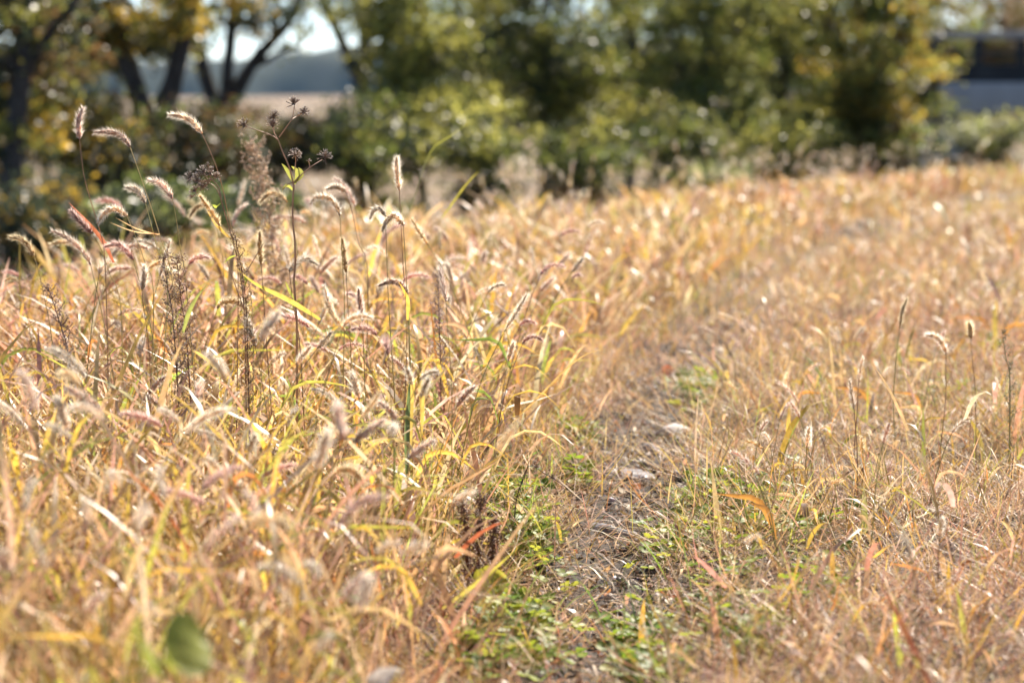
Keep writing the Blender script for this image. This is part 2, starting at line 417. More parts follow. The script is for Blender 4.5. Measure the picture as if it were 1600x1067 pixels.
specs = [
 (22, 655, [(650, 100, 97, 106, 3200, G1, 0, .8), (625, 200, 85, 84, 2200, (PALE, OLIVE, YEL), -.3, .7), (700, 190, 85, 78, 2000, G1, 0, .7)], "light olive tree with bushy low crown right of the sky gap", 21),
 (25, 850, [(850, 70, 115, 89, 2600, G2, 0, .8), (800, 160, 91, 67, 1700, G1, 0, .7), (905, 150, 85, 67, 1500, (YEL, OLIVE, GREEN), 0, .7)], "tall tree with thin dark trunk and green crown in mid row", 22),
 (28, 985, [(975, 120, 109, 67, 2200, G2, 0, .8), (1010, 200, 109, 78, 2200, (DARK, GREEN, OLIVE), 0, .8), (1040, 40, 67, 78, 1300, G2, 0, .6)], "shaded dark green tree below a small sky opening", 23),
 (24, 1105, [(1090, 90, 103, 112, 3000, G1, 0, .8), (1120, 190, 103, 78, 2200, (OLIVE, GREEN, PALE), -.2, .7)], "broad olive tree right of the dark green one", 24),
 (26, 1222, [(1215, 60, 115, 100, 3000, (OLIVE, OLIVE, YEL, GREEN), 0, .8), (1240, 170, 97, 78, 2200, G1, 0, .7)], "olive tree with a straight dark trunk showing high up", 25),
 (23, 1362, [(1345, 70, 97, 100, 2800, (OLIVE, YEL, GOLD, GREEN), 0, .8), (1320, 180, 91, 67, 1800, G1, 0, .7), (1362, 170, 50, 67, 1000, (OLIVE, GOLD), 0, .5)], "yellowish tree with slim trunk left of the bridge", 26)]
for (Y, x, bl, lab, sd) in specs:
    plant("broadleaf_tree", Y, [([(x + 4, 350), (x, 240), (x - 4, 150), (x + 3, 60), (x, -60), (x + 4, -260)], 9, 5), ([(x - 2, 170), (x - 35, 110), (x - 60, 50)], 4, 2), ([(x, 130), (x + 32, 80), (x + 62, 30)], 4, 2), ([(x + 1, 50), (x - 40, -20), (x - 70, -110)], 4, 2)],
          bl + [(x - 25, 5, 110, 60, 1700, G1, .3, .8)] + up(x, 140, 700, G2, 140), lab, "tree", TG, seed=sd, leaf=.056, dens=1.75)
for (Y, x, bl, lab, sd) in [
 (29, 755, [(755, 60, 70, 70, 1100, (OLIVE, GREEN, OLIVE), 0, .7), (765, 150, 70, 60, 1100, (GREEN, OLIVE, YEL), 0, .7)], "slim tree with open leafy branches between the light olive tree and the mid row tree", 27),
 (30, 930, [(930, 70, 60, 55, 900, (OLIVE, GREEN, YEL), 0, .7), (925, 170, 70, 60, 1100, (OLIVE, GREEN, OLIVE), 0, .7)], "slim tree with open branches left of the small sky opening", 28),
 (28, 1290, [(1290, 60, 70, 75, 1200, (OLIVE, GREEN, YEL), 0, .7), (1285, 160, 70, 60, 1100, (GREEN, OLIVE, DARK), 0, .7)], "slim leafy tree between the straight trunked tree and the yellowish one", 29),
 (21, -150, [(-150, 60, 110, 100, 2400, (DARK, OLIVE, GOLD), 0, .9), (-140, 210, 110, 90, 2200, (DARK, OLIVE, BROWN), 0, .9)], "dark bushy tree beyond the left picture edge", 30)]:
    plant("broadleaf_tree", Y, [([(x, 330), (x + 3, 220), (x - 3, 120), (x + 4, 30), (x, -120)], 7, 3), ([(x, 200), (x + 28, 130), (x + 52, 70)], 3.5, 1.5), ([(x - 1, 160), (x - 30, 100), (x - 55, 30)], 3.5, 1.5)], bl + up(x, 120, 500, G2, 100), lab, "tree", TG, seed=sd, leaf=.056, dens=1.6)
# trees standing further back behind the row
for (Y, x, cols, lab, sd) in [(44, 1545, (RUSSET, OLIVE, RUSSET), "brown leaved tree rising behind the bridge railing", 31), (40, 1420, (OLIVE, BROWN, GREEN), "dull olive tree behind the left end of the bridge", 32),
                              (38, 760, (DARK, GREEN, OLIVE), "dark tree filling the gap behind the light olive tree", 33), (42, 1160, (DARK, GREEN), "dark tree far behind the two olive trees", 34), (36, 70, (DARK, OLIVE), "dark tree far back behind the left trunk", 35),
                              (41, 940, (DARK, GREEN, OLIVE), "dim tree seen under the small sky opening", 36)]:
    lowtop = sd == 36
    plant("broadleaf_tree", Y, [([(x, 300), (x + 3, 180), (x - 3, 60 if not lowtop else 120)] + ([] if lowtop else [(x, -80)]), 9, 4)],
          [(x, 95, 110, 40, 1800, cols, 0, 1.0), (x, 40 if not lowtop else 120, 110, 90 if not lowtop else 50, 2900, cols, 0, 1.2), (x - 10, 170, 95, 80, 2200, cols, 0, 1.2)] + ([] if lowtop else [(x, -130, 130, 100, 1600, cols, 0, 1.4)]), lab, "tree", TG, seed=sd, leaf=.085, dens=1.8)
shr = [(19, 110, [(115, 190, 75, 85, 3000, (GOLD, OLIVE, BROWN, GOLD), 0, .7)], "golden bush between the two left trunks", 41),
       (14, 232, [(235, 320, 80, 40, 1200, (DARK, DARK, GREEN, PALE), 0, .6)], "dark green bush with pale tips low in front of the left trees", 42),
       (16, 55, [(50, 345, 90, 75, 2100, (DARK, DARK, DARK, GOLD), 0, .8)], "dark shrub with ochre leaves at the left edge", 43),
       (21, 420, [(420, 232, 95, 58, 3000, (DARK, BROWN, OLIVE), 0, .9), (515, 222, 80, 55, 2200, (OLIVE, DARK, BROWN), .2, .8)], "brown green thicket around the foot of the three limbed tree", 44),
       (18, 310, [(310, 245, 90, 82, 3200, (DARK, GREEN, BROWN), 0, .8)], "dark green shrub right of the thick leaning trunk", 45),
       (20, 560, [(575, 225, 75, 72, 2500, (DARK, OLIVE, DARK, GREEN), 0, .8)], "dark rounded shrub under the V shaped tree", 46),
       (19, 760, [(750, 225, 85, 62, 2400, (OLIVE, GREEN, DARK, YEL), 0, .8)], "mid green shrub at the field edge with pale leaf tips", 47),
       (20, 905, [(905, 238, 80, 45, 2000, (OLIVE, OLIVE, DARK, GREEN), 0, .8)], "deep green shrub behind the tawny foxtails", 48),
       (21, 1060, [(1075, 225, 80, 65, 2300, (OLIVE, GREEN, OLIVE, DARK), 0, .8)], "green shrub below the broad olive tree", 49),
       (17.5, 1125, [(1125, 285, 36, 18, 420, (PALE, GREY, PALE), 0, .35)], "small silvery bush glinting at the field edge", 50),
       (22, 1235, [(1235, 225, 90, 40, 2000, (OLIVE, GREEN, YEL), 0, .8)], "olive shrub at the crest under the straight trunked tree", 51),
       (23, 1400, [(1390, 215, 85, 35, 1700, (OLIVE, GREEN, BROWN), 0, .8)], "dull green shrub left of the bridge foot", 52),
       (25, 1462, [(1440, 114, 42, 26, 700, (OLIVE, GOLD, YEL), 0, .5), (1420, 165, 36, 40, 700, (OLIVE, YEL), 0, .5)], "yellowish bush in front of the bridge girder", 53),
       (22, 1545, [(1545, 205, 75, 28, 1500, (GREY, OLIVE, PALE), 0, .8)], "grey green weedy bush below the bridge", 54),
       (18, 180, [(170, 255, 75, 70, 2200, (DARK, DARK, OLIVE, GOLD), .5, .7)], "ochre spotted bush at the foot of the golden tree", 55),
       (15.5, 360, [(390, 325, 95, 32, 1500, (DARK, GREEN, DARK), 0, .6)], "low dark green bramble behind the tall dried weed", 56)]
for (Y, x, bl, lab, sd) in shr:
    c = bl[0]
    lim = [([(x, c[1] + c[3] * .6), (x + 2, c[1])], 4, 2), ([(x, c[1] + c[3] * .9), (x - c[2] * .5, c[1])], 3, 1.2), ([(x, c[1] + c[3] * .9), (x + c[2] * .5, c[1] - 8)], 3, 1.2)]
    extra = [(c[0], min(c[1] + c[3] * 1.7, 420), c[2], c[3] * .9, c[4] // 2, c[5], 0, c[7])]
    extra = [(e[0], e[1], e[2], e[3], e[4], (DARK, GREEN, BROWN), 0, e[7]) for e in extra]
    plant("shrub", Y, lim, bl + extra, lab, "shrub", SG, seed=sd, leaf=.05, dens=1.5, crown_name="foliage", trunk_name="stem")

plant("broadleaf_tree", 48, [([(1660, 300), (1655, 100), (1662, -60)], 8, 4)], [(1650, 20, 90, 80, 4200, (RUSSET, OLIVE, DARK), 0, 1.4), (1640, 130, 90, 70, 3000, (RUSSET, BROWN), 0, 1.4), (1660, -110, 100, 80, 2400, (BROWN, OLIVE), 0, 1.4)], "brown tree at the far right end behind the bridge", "tree", TG, seed=37, leaf=.09)
# ------------------------------------------------------------------ grass
GOLDB = (.66, .44, .08); STRAW = (.68, .46, .23); PALEB = (.76, .58, .40); YG = (.44, .43, .08); LG = (.30, .38, .07); ORG = (.60, .27, .07)
PINK = (.56, .31, .23); RUST = (.42, .14, .06); BRN = (.30, .18, .10); TAN = (.56, .34, .19)
def blades(g, x, y, h, wd, lean, curl, cols, nseg=4, az=None, zb=0.):
    n = len(x)
    z0 = terrain(x, y) - .01 + zb
    az = rng.random(n) * 2 * np.pi if az is None else az
    t = np.linspace(0, 1, nseg + 1)
    P = np.zeros((n, nseg + 1, 3)); P[:, 0] = np.stack([x, y, z0], 1)
    ca, sa = np.cos(az), np.sin(az)
    for i in range(nseg):
        th = lean + curl * ((i + .5) / nseg) ** 1.6
        st = np.sin(th) * h / nseg; ct = np.cos(th) * h / nseg
        P[:, i + 1] = P[:, i] + np.stack([ca * st, sa * st, ct], 1)
    zt = terrain(P[:, -1, 0], P[:, -1, 1])
    P[:, 1:, 2] = np.maximum(P[:, 1:, 2], zt[:, None] + .006)
    tw = az[:, None] + np.pi / 2 + rng.normal(size=(n, 1)) * .7 + np.linspace(0, 1, nseg + 1)[None] * rng.normal(size=(n, 1)) * .8
    S = np.stack([np.cos(tw), np.sin(tw), np.zeros_like(tw)], -1)
    pr = np.array([.7, 1, .95, .7, .06]) if nseg == 4 else np.interp(t, [0, .3, .7, 1], [.7, 1, .8, .06])
    Wd = wd[:, None, None] * pr[None, :, None] / 2
    V = np.stack([P - S * Wd, P + S * Wd], 2).reshape(n, -1, 3)
    q = np.array([[2 * i, 2 * i + 1, 2 * i + 3, 2 * i + 2] for i in range(nseg)])
    Fc = (q[None] + (np.arange(n) * (2 * nseg + 2))[:, None, None]).reshape(-1, 4)
    cols = cols * patch(x, y)
    dry = np.array([(.66, .46, .20), (.44, .28, .14), (.74, .55, .30), (.58, .33, .12), (.60, .46, .12)])[rng.integers(0, 5, n)]
    k0 = rng.random(n); k1 = np.clip(rng.normal(size=n) * .5 + .35, 0, 1)     # dry from the tip, some from the base
    tt = np.where(k0[:, None] < .75, t[None], 1 - t[None]) ** 1.5 * k1[:, None]
    cc = cols[:, None] * (1 - tt[..., None]) + dry[:, None] * tt[..., None]
    cc = cc * (1 + .10 * rng.normal(size=(n, nseg + 1, 1)))
    g.add(V.reshape(-1, 3), Fc, np.clip(np.repeat(cc, 2, 1), .01, .95).reshape(-1, 3))
def patch(x, y):
    """patches of pinkish brown and of yellower grass"""
    p = np.clip(.9 * sn(x, y, 1.6, 5.) + .6 * sn(x, y, 4.7, 2.), -1, 1)[:, None]
    return np.where(p > 0, 1 + p * (np.array([.90, .74, .79]) - 1), 1 - p * (np.array([1.0, 1.02, .92]) - 1))
def pick(n, pal):
    c = np.array([p[0] for p in pal]); wt = np.array([p[1] for p in pal], float); wt /= wt.sum()
    return c[rng.choice(len(c), n, p=wt)] * (.78 + .44 * rng.random((n, 1))) * (1 + .06 * rng.normal(size=(n, 3)))
def scatter(y0, y1, dens, margin=.55):
    """uniform points over the strip of ground the camera side could see"""
    hw = .225 * y1 + margin
    n = int(dens * (y1 - y0) * 2 * hw)
    y = y0 + (y1 - y0) * rng.random(n); x = (rng.random(n) * 2 - 1) * hw
    k = np.abs(x) < .225 * y + margin
    x, y = x[k], y[k]
    k = x > crest(y) - 2.6
    return x[k], y[k]
def height_left(x, y): return (1 - .38 * smooth((y - 8.5) / 3)) * .27 + .05 * sn(x, y, 3.1, 4) + .05 * sn(x, y, 9., 1)
def zones(x, y):
    d = x - rut(y); d2 = d - 1.3
    left = smooth((-d - .14) / .3)
    r1 = np.exp(-(np.maximum(0, np.abs(d) - .035) / (.12 + .03 * np.maximum(0, y - 9))) ** 2); r2 = np.exp(-(d2 / .2) ** 2)
    return d, left, np.maximum(r1, r2) * (1 - .55 * smooth((y - 6.2) / 2.2) * (1 - .7 * smooth((y - 13) / 3)))
PL_L = [(GOLDB, 2.8), (STRAW, 3.4), (PALEB, 3.0), (YG, 1.2), (LG, .25), (ORG, .35), (PINK, 1.8), (TAN, 2), (BRN, .6), (RUST, .1)]
PL_R = [(GOLDB, 2.2), (STRAW, 2.6), (PALEB, .8), (YG, 1.1), (LG, .5), (ORG, 1.0), (PINK, 2.2), (TAN, 3.4), (BRN, 1.2), (RUST, .3)]
g = Geo(); gt = Geo()
for (y0, y1, dw, dt, dk) in [(1.5, 4, 1500, 2600, 4200), (4, 6.5, 1500, 2600, 4200), (6.5, 10, 900, 1500, 1100), (10, 20.5, 420, 800, 260)]:
    kw = 1 if y0 < 6 else (1.35 if y0 < 9 else 2.0)
    # broad straw and yellow blades: some rise from the ground, some leave a stalk higher up
    for high in (0, 1):
        x, y = scatter(y0, y1, dw * (.8 if high else 1)); d, left, rr = zones(x, y)
        k = rng.random(len(x)) < np.clip(.10 + .06 * sn(x, y, 3.7, 2.) + .9 * left, 0, 1) * (1 - .97 * rr)
        x, y, left = x[k], y[k], left[k]; n = len(x)
        Hh = np.where(rng.random(n) < left, height_left(x, y), np.where(rng.random(n) < .16, .21, .10))
        if high:
            blades(g, x, y, Hh * (.3 + .5 * rng.random(n)), (.004 + .008 * rng.random(n) ** 1.4) * kw * np.clip(y / 3.6, .62, 1), .35 + .6 * rng.random(n), .1 + 2.0 * rng.random(n), pick(n, PL_L), zb=Hh * (.15 + .65 * rng.random(n)))
        else:
            blades(g, x, y, Hh * (.5 + .65 * rng.random(n)), (.0045 + .009 * rng.random(n) ** 1.4) * kw * np.clip(y / 3.6, .62, 1), .05 + .6 * rng.random(n), .1 + 1.7 * rng.random(n) ** 1.5, pick(n, PL_L))
    # thin stems and fine leaves
    x, y = scatter(y0, y1, dt * 1.3); d, left, rr = zones(x, y)
    k = rng.random(len(x)) < np.clip(.75 - .15 * left, 0, 1) * (1 - .93 * rr)
    x, y, left = x[k], y[k], left[k]; n = len(x)
    H = np.where(rng.random(n) < left, height_left(x, y) * 1.05, .10 + .03 * sn(x, y, 4., 3)) * (.4 + .7 * rng.random(n))
    c = np.where((rng.random(n) < left)[:, None], pick(n, PL_L), pick(n, PL_R))
    ln = np.where(rng.random(n) < left, .04 + .5 * rng.random(n), .2 + 1.1 * rng.random(n))
    blades(g, x, y, H, (.0012 + .0018 * rng.random(n)) * kw, ln, .1 + 1.1 * rng.random(n), c)
    # short tangle on the low verge
    x, y = scatter(y0, y1, dt * 2.6); d, left, rr = zones(x, y)
    k = rng.random(len(x)) < (1 - left) * (1 - .9 * rr) * (.65 + .5 * sn(x, y, 5.3, 1.))
    x, y = x[k], y[k]; n = len(x)
    blades(gt, x, y, .04 + .10 * rng.random(n), (.0009 + .0018 * rng.random(n) ** 2) * kw, .5 + 1.1 * rng.random(n), -.8 + 1.8 * rng.random(n), pick(n, PL_R), zb=.075 * rng.random(n))
    # matted thatch lying on the ground
    x, y = scatter(y0, y1, dk); d, left, rr = zones(x, y)
    k = rng.random(len(x)) < (1 - .62 * rr) * (1 - .85 * np.exp(-(d / .13) ** 2) * (sn(x, y, 9., 6) > -.15))
    x, y = x[k], y[k]; n = len(x)
    blades(gt, x, y, .06 + .13 * rng.random(n), (.0010 + .0014 * rng.random(n)) * kw, 1.0 + .45 * rng.random(n), .0 + .6 * rng.random(n), pick(n, [(TAN, 3.4), (STRAW, 1.4), (BRN, 3), (PINK, 1.6), (PALEB, .5), (ORG, .6)]))
y = 2.9 + 5 * rng.random(2600); x = rut(y) + .12 * rng.normal(size=2600)
blades(gt, x, y, .012 + .03 * rng.random(2600), .003 + .008 * rng.random(2600), 1.0 + .6 * rng.random(2600), -.8 + 1.6 * rng.random(2600), pick(2600, [(BRN, 3), ((.14, .08, .05), 4), (TAN, 2), (RUST, 1), (PALEB, .6)]), zb=.02 * rng.random(2600))
y = 2.9 + 4.5 * rng.random(2300); x = rut(y) + (.05 + np.abs(.2 * rng.normal(size=2300))) * np.sign(rng.normal(size=2300))
blades(gt, x, y, .08 + .16 * rng.random(2300), .0009 + .0008 * rng.random(2300), .6 + .9 * rng.random(2300), .0 + .9 * rng.random(2300), pick(2300, [(TAN, 3), (STRAW, 1), (PINK, 2.5), (BRN, 3)]))
tag(gt.build("dry_thatch", M_thatch), "matted dead grass stems lying on the soil", "thatch", None, "stuff")
tag(g.build("dry_grass", M_blade), "dry straw and gold grass covering the whole field", "grass", None, "stuff")

# green fresh blades, low weeds
def ground_px(px, py):
    Y = EYE / ((py - 130) / F)
    return (px - 800) / F * Y, Y
patches = [(770, 800, 70, 45, 330), (830, 850, 40, 30, 160), (700, 800, 30, 30, 70), (800, 960, 60, 55, 260), (760, 1030, 60, 35, 160), (1000, 960, 42, 26, 110), (1020, 1045, 50, 26, 90), (1095, 600, 36, 28, 190), (1150, 790, 70, 24, 260),
           (1060, 840, 60, 40, 110), (900, 690, 25, 10, 50), (900, 745, 22, 9, 55), (1240, 840, 60, 30, 120), (840, 1010, 60, 50, 130), (1290, 950, 70, 40, 60), (1180, 1040, 60, 20, 60), (1110, 930, 60, 40, 70), (1390, 445, 40, 12, 130), (1540, 560, 30, 12, 90), (1480, 640, 50, 15, 70)]
gc = Geo(); gg = Geo()
CL = [(.24, .33, .03), (.33, .39, .04), (.15, .25, .03), (.42, .43, .05)]
for (px, py, sx, sy, n) in patches:
    X = []; 
    n = int(n * (.5 if py < 900 or px > 900 else .28))
    for i in range(n):
        a, b = rng.normal(size=2) * .6
        gxp, gyp = ground_px(px + a * sx, py + b * sy)
        X.append((gxp, gyp))
    X = np.array(X); z = terrain(X[:, 0], X[:, 1]); hh = .012 + .035 * rng.random(n)
    tops = np.stack([X[:, 0] + .012 * rng.normal(size=n), X[:, 1] + .012 * rng.normal(size=n), z + hh], 1)
    for i in range(n):
        c = np.array(CL[rng.integers(4)]) * (.8 + .4 * rng.random())
        tube(gc, [[X[i, 0], X[i, 1], z[i] - .01], tops[i]], .0006, .0005, c * .9, 3, 3)
        up_ = norm(np.array([rng.normal() * .35, rng.normal() * .35 , 1]))
        a0 = rng.random() * 6.28; rl = .0055 + .0055 * rng.random()
        e1 = norm(np.cross(up_, [1, .2, .1])); e2 = np.cross(up_, e1)
        for k3 in range(3):
            q = a0 + k3 * 2.094
            dr = e1 * math.cos(q) + e2 * math.sin(q); sd = np.cross(up_, dr)
            ctr = tops[i] + dr * rl * 1.05
            prof = [(-1.05, 0, 0), (-.5, .62, .16), (.25, .98, .24), (.8, .62, .16), (.86, 0, .0), (.8, -.62, .16), (.25, -.98, .24), (-.5, -.62, .16)]
            ring = np.array([ctr + dr * rl * u + sd * rl * v + up_ * rl * (wz + .15) for (u, v, wz) in prof])
            V = np.vstack([[ctr], ring])
            gc.add(V, np.array([[0, k_ + 1, (k_ + 1) % 8 + 1] for k_ in range(8)]), c)
    m = n // 3
    a = rng.normal(size=(m, 2)) * .7
    P2 = np.array([ground_px(px + u * sx, py + v * sy) for u, v in a])
    blades(gg, P2[:, 0], P2[:, 1], .06 + .1 * rng.random(m), .0015 + .002 * rng.random(m), .2 + .6 * rng.random(m), .2 + .8 * rng.random(m), pick(m, [((.16, .26, .05), 2), ((.28, .36, .07), 2), (YG, 1)]))
tag(gc.build("clover", M_clover), "low green clover growing in the worn track", "clover", None, "stuff")
tag(gg.build("green_grass", M_blade), "thin fresh green grass among the clover in the track", "grass", None, "stuff")

# ------------------------------------------------------------------ foxtails
def head(g, P, r=1., n=330, cols=((.36, .20, .15), (.78, .60, .50)), fuzz=1.):
    """foxtail seed head along the curve P: packed grains with long bristles"""
    m = 40; P = resample(P, m); T, A, B = frames(P)
    tube(g, P, .0009, .0004, cols[0], 4, 14)
    k = n // 2
    t = rng.random(k); i = np.clip((t * (m - 1)).astype(int), 0, m - 1); ph = rng.random(k) * 6.283
    prof = (np.clip(t / .12, .35, 1) * np.clip((1 - t) / .35, .15, 1) ** .7) * r
    O = A[i] * np.cos(ph)[:, None] + B[i] * np.sin(ph)[:, None]
    C = P[i] + O * (.0030 * prof * (.5 + .7 * rng.random(k)))[:, None]
    cc = np.array(cols[0]) * (.6 + .8 * rng.random((k, 1)))
    grains(g, C, T[i] + O * .5, .0016 * r, .0009 * r, cc)
    t = rng.random(n); i = np.clip((t * (m - 1)).astype(int), 0, m - 1); ph = rng.random(n) * 6.283
    prof = (np.clip(t / .1, .4, 1) * np.clip((1 - t) / .3, .3, 1) ** .6) * r
    O = A[i] * np.cos(ph)[:, None] + B[i] * np.sin(ph)[:, None]
    C = P[i] + O * (.002 * prof)[:, None]
    D = O * (.55 + .5 * rng.random((n, 1))) + T[i] * (.75 + .3 * rng.random((n, 1))) + rng.normal(size=(n, 3)) * .12
    cc = np.array(cols[1]) * (.75 + .4 * rng.random((n, 1)))
    spikes(g, C, D, (.0075 + .006 * rng.random(n)) * np.sqrt(prof) * fuzz, .00021 * fuzz, cc)
HC = [((.74, .50, .36), (.96, .84, .72)), ((.78, .60, .40), (.97, .90, .76)), ((.76, .54, .26), (.95, .82, .55)), ((.64, .38, .30), (.92, .70, .62))]
SCOL = [(.42, .33, .12), (.50, .38, .16), (.36, .20, .10), (.40, .36, .12)]
def make_plant(H, Lh, bend, hc, nleaf, lean, ll=1., rr=1.):
    """meshes of one foxtail in its own space, leaning and nodding towards +X"""
    sc = SCOL[rng.integers(4)]
    a = np.linspace(0, 1, 9); th = lean * .5 + lean * a ** 2
    P = [np.zeros(3)]
    for i in range(8): P.append(P[-1] + np.array([math.sin(th[i]), .04 * math.sin(i * 1.3), math.cos(th[i])]) * H / 8)
    P = np.array(P); P[0, 2] -= .01
    gs = Geo(); tube(gs, P, .0011, .00055, sc, 5, 12); stem = gs.build("stem", M_stem, False)
    Q = [P[-1]]; t0 = th[-1]
    for i in range(12):
        ang = t0 + bend * ((i + 1) / 12) ** .8
        Q.append(Q[-1] + np.array([math.sin(ang), .05 * math.sin(i * .6), math.cos(ang)]) * Lh / 12)
    gh = Geo(); head(gh, Q, (.78 + .5 * rng.random()) * rr, int((220 + 320 * rng.random()) * Lh / .055 * rr), hc, fuzz=rr ** .5); hd = gh.build("seed_head", M_bristle, False)
    lv = []
    for k in range(nleaf):
        f = .18 + .5 * rng.random(); b = P[int(f * 8)]
        az = rng.random() * 6.28; L = (.08 + .10 * rng.random()) * ll; d = np.array([math.cos(az), math.sin(az), 0])
        pts = [b, b + d * L * .22 + np.array([0, 0, L * .38]), b + d * L * .6 + np.array([0, 0, L * .42]), b + d * L * .95 + np.array([0, 0, L * (.05 + .4 * rng.random())])]
        gl = Geo(); ribbon(gl, pts, .005 + .004 * rng.random(), pick(1, [(GOLDB, 2), (YG, 2), (ORG, .5), (STRAW, 1.5), (LG, .3)])[0]); lv.append(gl.build("leaf", M_blade, False))
    return stem, hd, lv
tall = [make_plant(.29 + .16 * rng.random(), .036 + .048 * rng.random(), -.2 + 2.3 * rng.random() ** 1.2, HC[[0, 1, 1, 3, 2, 1][i % 6]], 2, .08 + .5 * rng.random()) for i in range(24)]
short = [make_plant(.09 + .09 * rng.random(), .03 + .02 * rng.random(), .15 + 1.1 * rng.random(), HC[[0, 1, 2, 1][i % 4]], 1, .1 + .3 * rng.random(), .5, .72) for i in range(12)]
def put_foxtail(proto, x, y, rz, s, label, group):
    root = empty("foxtail_grass", (x, y, float(terrain(x, y))), label, "foxtail grass", group)
    root.rotation_euler = (0, 0, rz); root.scale = (s, s, s)
    link("stem", proto[0], root); link("seed_head", proto[1], root)
    for l in proto[2]: link("leaf", l, root)
    return root
def inview(x, y, m=.0): return abs(x) < .212 * y + m
GF = "foxtails in the field"
spots = []
r2 = np.random.default_rng(23)
cnt = 0
while cnt < 205:                                        # the tall stand left of the track
    y = 2.2 + 4.4 * r2.random() ** 1.3; x = -(.212 * y + .04) + r2.random() * (.212 * y + .04 + .12)
    if x > rut(y) - .22 or x < crest(y) + .06: continue
    rz = math.pi + r2.normal() * .8 if r2.random() < .62 else r2.normal() * .9
    put_foxtail(tall[r2.integers(24)], x, y, rz, (.74 + .38 * r2.random()) * (1 if y > 2.6 else .85), "foxtail grass with pale bristly head sunk among blades in the stand left of track", "foxtails left of the track")
    cnt += 1
cnt = 0
while cnt < 70:                                         # the short ones right of the track
    y = 3.0 + 4.5 * r2.random(); x = rut(y) + .16 + r2.random() * (.212 * y - rut(y) - .1)
    if not inview(x, y): continue
    if y < 3.6 and r2.random() < .5: continue
    put_foxtail(short[r2.integers(12)], x, y, r2.random() * 6.28, .8 + .4 * r2.random(), "short foxtail grass with small head among the low grass right of the track", "foxtails right of the track")
    cnt += 1
# the further ones, too many to count: one object
gf = Geo()
for i in range(1250):
    y = 6.6 + 12.5 * r2.random() ** 1.3; x = (r2.random() * 2 - 1) * (.215 * y + .5)
    d, left, rr = zones(np.array([x]), np.array([y]))
    if x < crest(y) - .35 or (rr[0] > .4): continue
    hgt = (.30 if left[0] > .5 else .15) * (.7 + .6 * r2.random()); dirx = -1 if r2.random() < .6 else 1
    z = float(terrain(x, y)); L = .05 + .02 * r2.random(); cv = r2.random()
    a = r2.normal() * .5
    e = np.array([dirx * math.cos(a), math.sin(a), 0])
    b = np.array([x, y, z]); tp = b + e * hgt * .2 + np.array([0, 0, hgt])
    sc = np.array(SCOL[r2.integers(4)])
    tube(gf, [b, b + (tp - b) * .55 - e * .01, tp], .0012, .0008, sc, 3, 4)
    Q = [tp, tp + e * L * .35 * cv + np.array([0, 0, L * (.45 - .1 * cv)]), tp + e * L * .8 * cv + np.array([0, 0, L * (.9 - .75 * cv)])]
    head(gf, Q, .95, 46, HC[[1, 2, 1, 2, 0][r2.integers(5)]], 1.7)
tag(gf.build("foxtail_grass", M_bristle), "mass of tawny foxtails covering the far part of the field", "foxtail grass", None, "stuff")

# the tall ones that stand out against the trees: seen one by one
def hero(Y, headpx, stempx, label, hc=0, r=1.15, n=620, leafpx=None, dy=None):
    """headpx: tip ... base of the head in photo pixels; stempx: on down the stem"""
    r3 = np.random.default_rng(int(headpx[0][0] * 7 + headpx[0][1]))
    dy = r3.normal() * .012 if dy is None else dy
    H = [at(p[0], p[1], Y + dy * (len(headpx) - 1 - i)) for i, p in enumerate(headpx)]
    S = [H[-1]] + [at(p[0], p[1], Y + .02 * i) for i, p in enumerate(stempx)]
    last = S[-1]; bx = last[0] + .25 * (last[0] - S[-2][0]) + .02 * r3.normal(); by = Y + .05
    base = np.array([bx, by, float(terrain(bx, by))])
    root = empty("foxtail_grass", base, label, "foxtail grass", "tall foxtails against the trees")
    S = [base + np.array([0, 0, -.01])] + S[::-1]
    gs = Geo(); tube(gs, S, .0013, .0006, SCOL[r3.integers(4)], 5, 26); gs.build("stem", M_stem, root, base)
    gh = Geo(); head(gh, H[::-1], r, n, HC[hc]); gh.build("seed_head", M_bristle, root, base)
    for lp, wd, c in (leafpx or []):
        gl = Geo(); ribbon(gl, [at(p[0], p[1], Y + .01) for p in lp], wd, c, None, 9); gl.build("leaf", M_blade, root, base)
    return root
hero(4.0, [(130, 168), (123, 190), (124, 217)], [(132, 280), (152, 350), (165, 430)], "foxtail with upright head, topmost at the far left against the trees", 0)
hero(4.0, [(146, 207), (175, 207), (192, 214), (203, 229)], [(228, 300), (250, 370), (272, 460)], "foxtail with nearly flat rosy head pointing left beside the upright one", 0)
hero(4.0, [(263, 180), (285, 182), (302, 192), (315, 208)], [(332, 245), (346, 287), (358, 345), (372, 430)], "tallest foxtail, head nodding left above the dried seed cluster", 1)
hero(4.1, [(195, 293), (210, 295), (220, 303), (227, 317)], [(236, 350), (246, 390), (262, 460)], "small pale foxtail head left of a rosy one above the arched head", 1)
hero(4.0, [(231, 282), (248, 285), (260, 296), (269, 310)], [(275, 340), (282, 390), (292, 460)], "rosy foxtail head right of the small pale one", 0)
hero(3.9, [(154, 347), (163, 333), (180, 326), (198, 337)], [(212, 370), (225, 408), (240, 480)], "foxtail with pale head arched over like a hook, two bent straws behind it", 1,
     leafpx=[([(248, 367), (215, 358), (180, 340)], .002, STRAW), ([(250, 366), (210, 362), (170, 347)], .002, STRAW)])
hero(4.2, [(14, 371), (30, 372), (43, 382), (53, 400)], [(62, 430), (70, 470), (82, 540)], "foxtail with lone tan head near the left picture edge", 2)
hero(4.0, [(163, 386), (182, 381), (196, 390), (208, 405)], [(215, 430), (228, 480), (240, 540)], "foxtail with thick rosy head right of the orange red blade", 3)
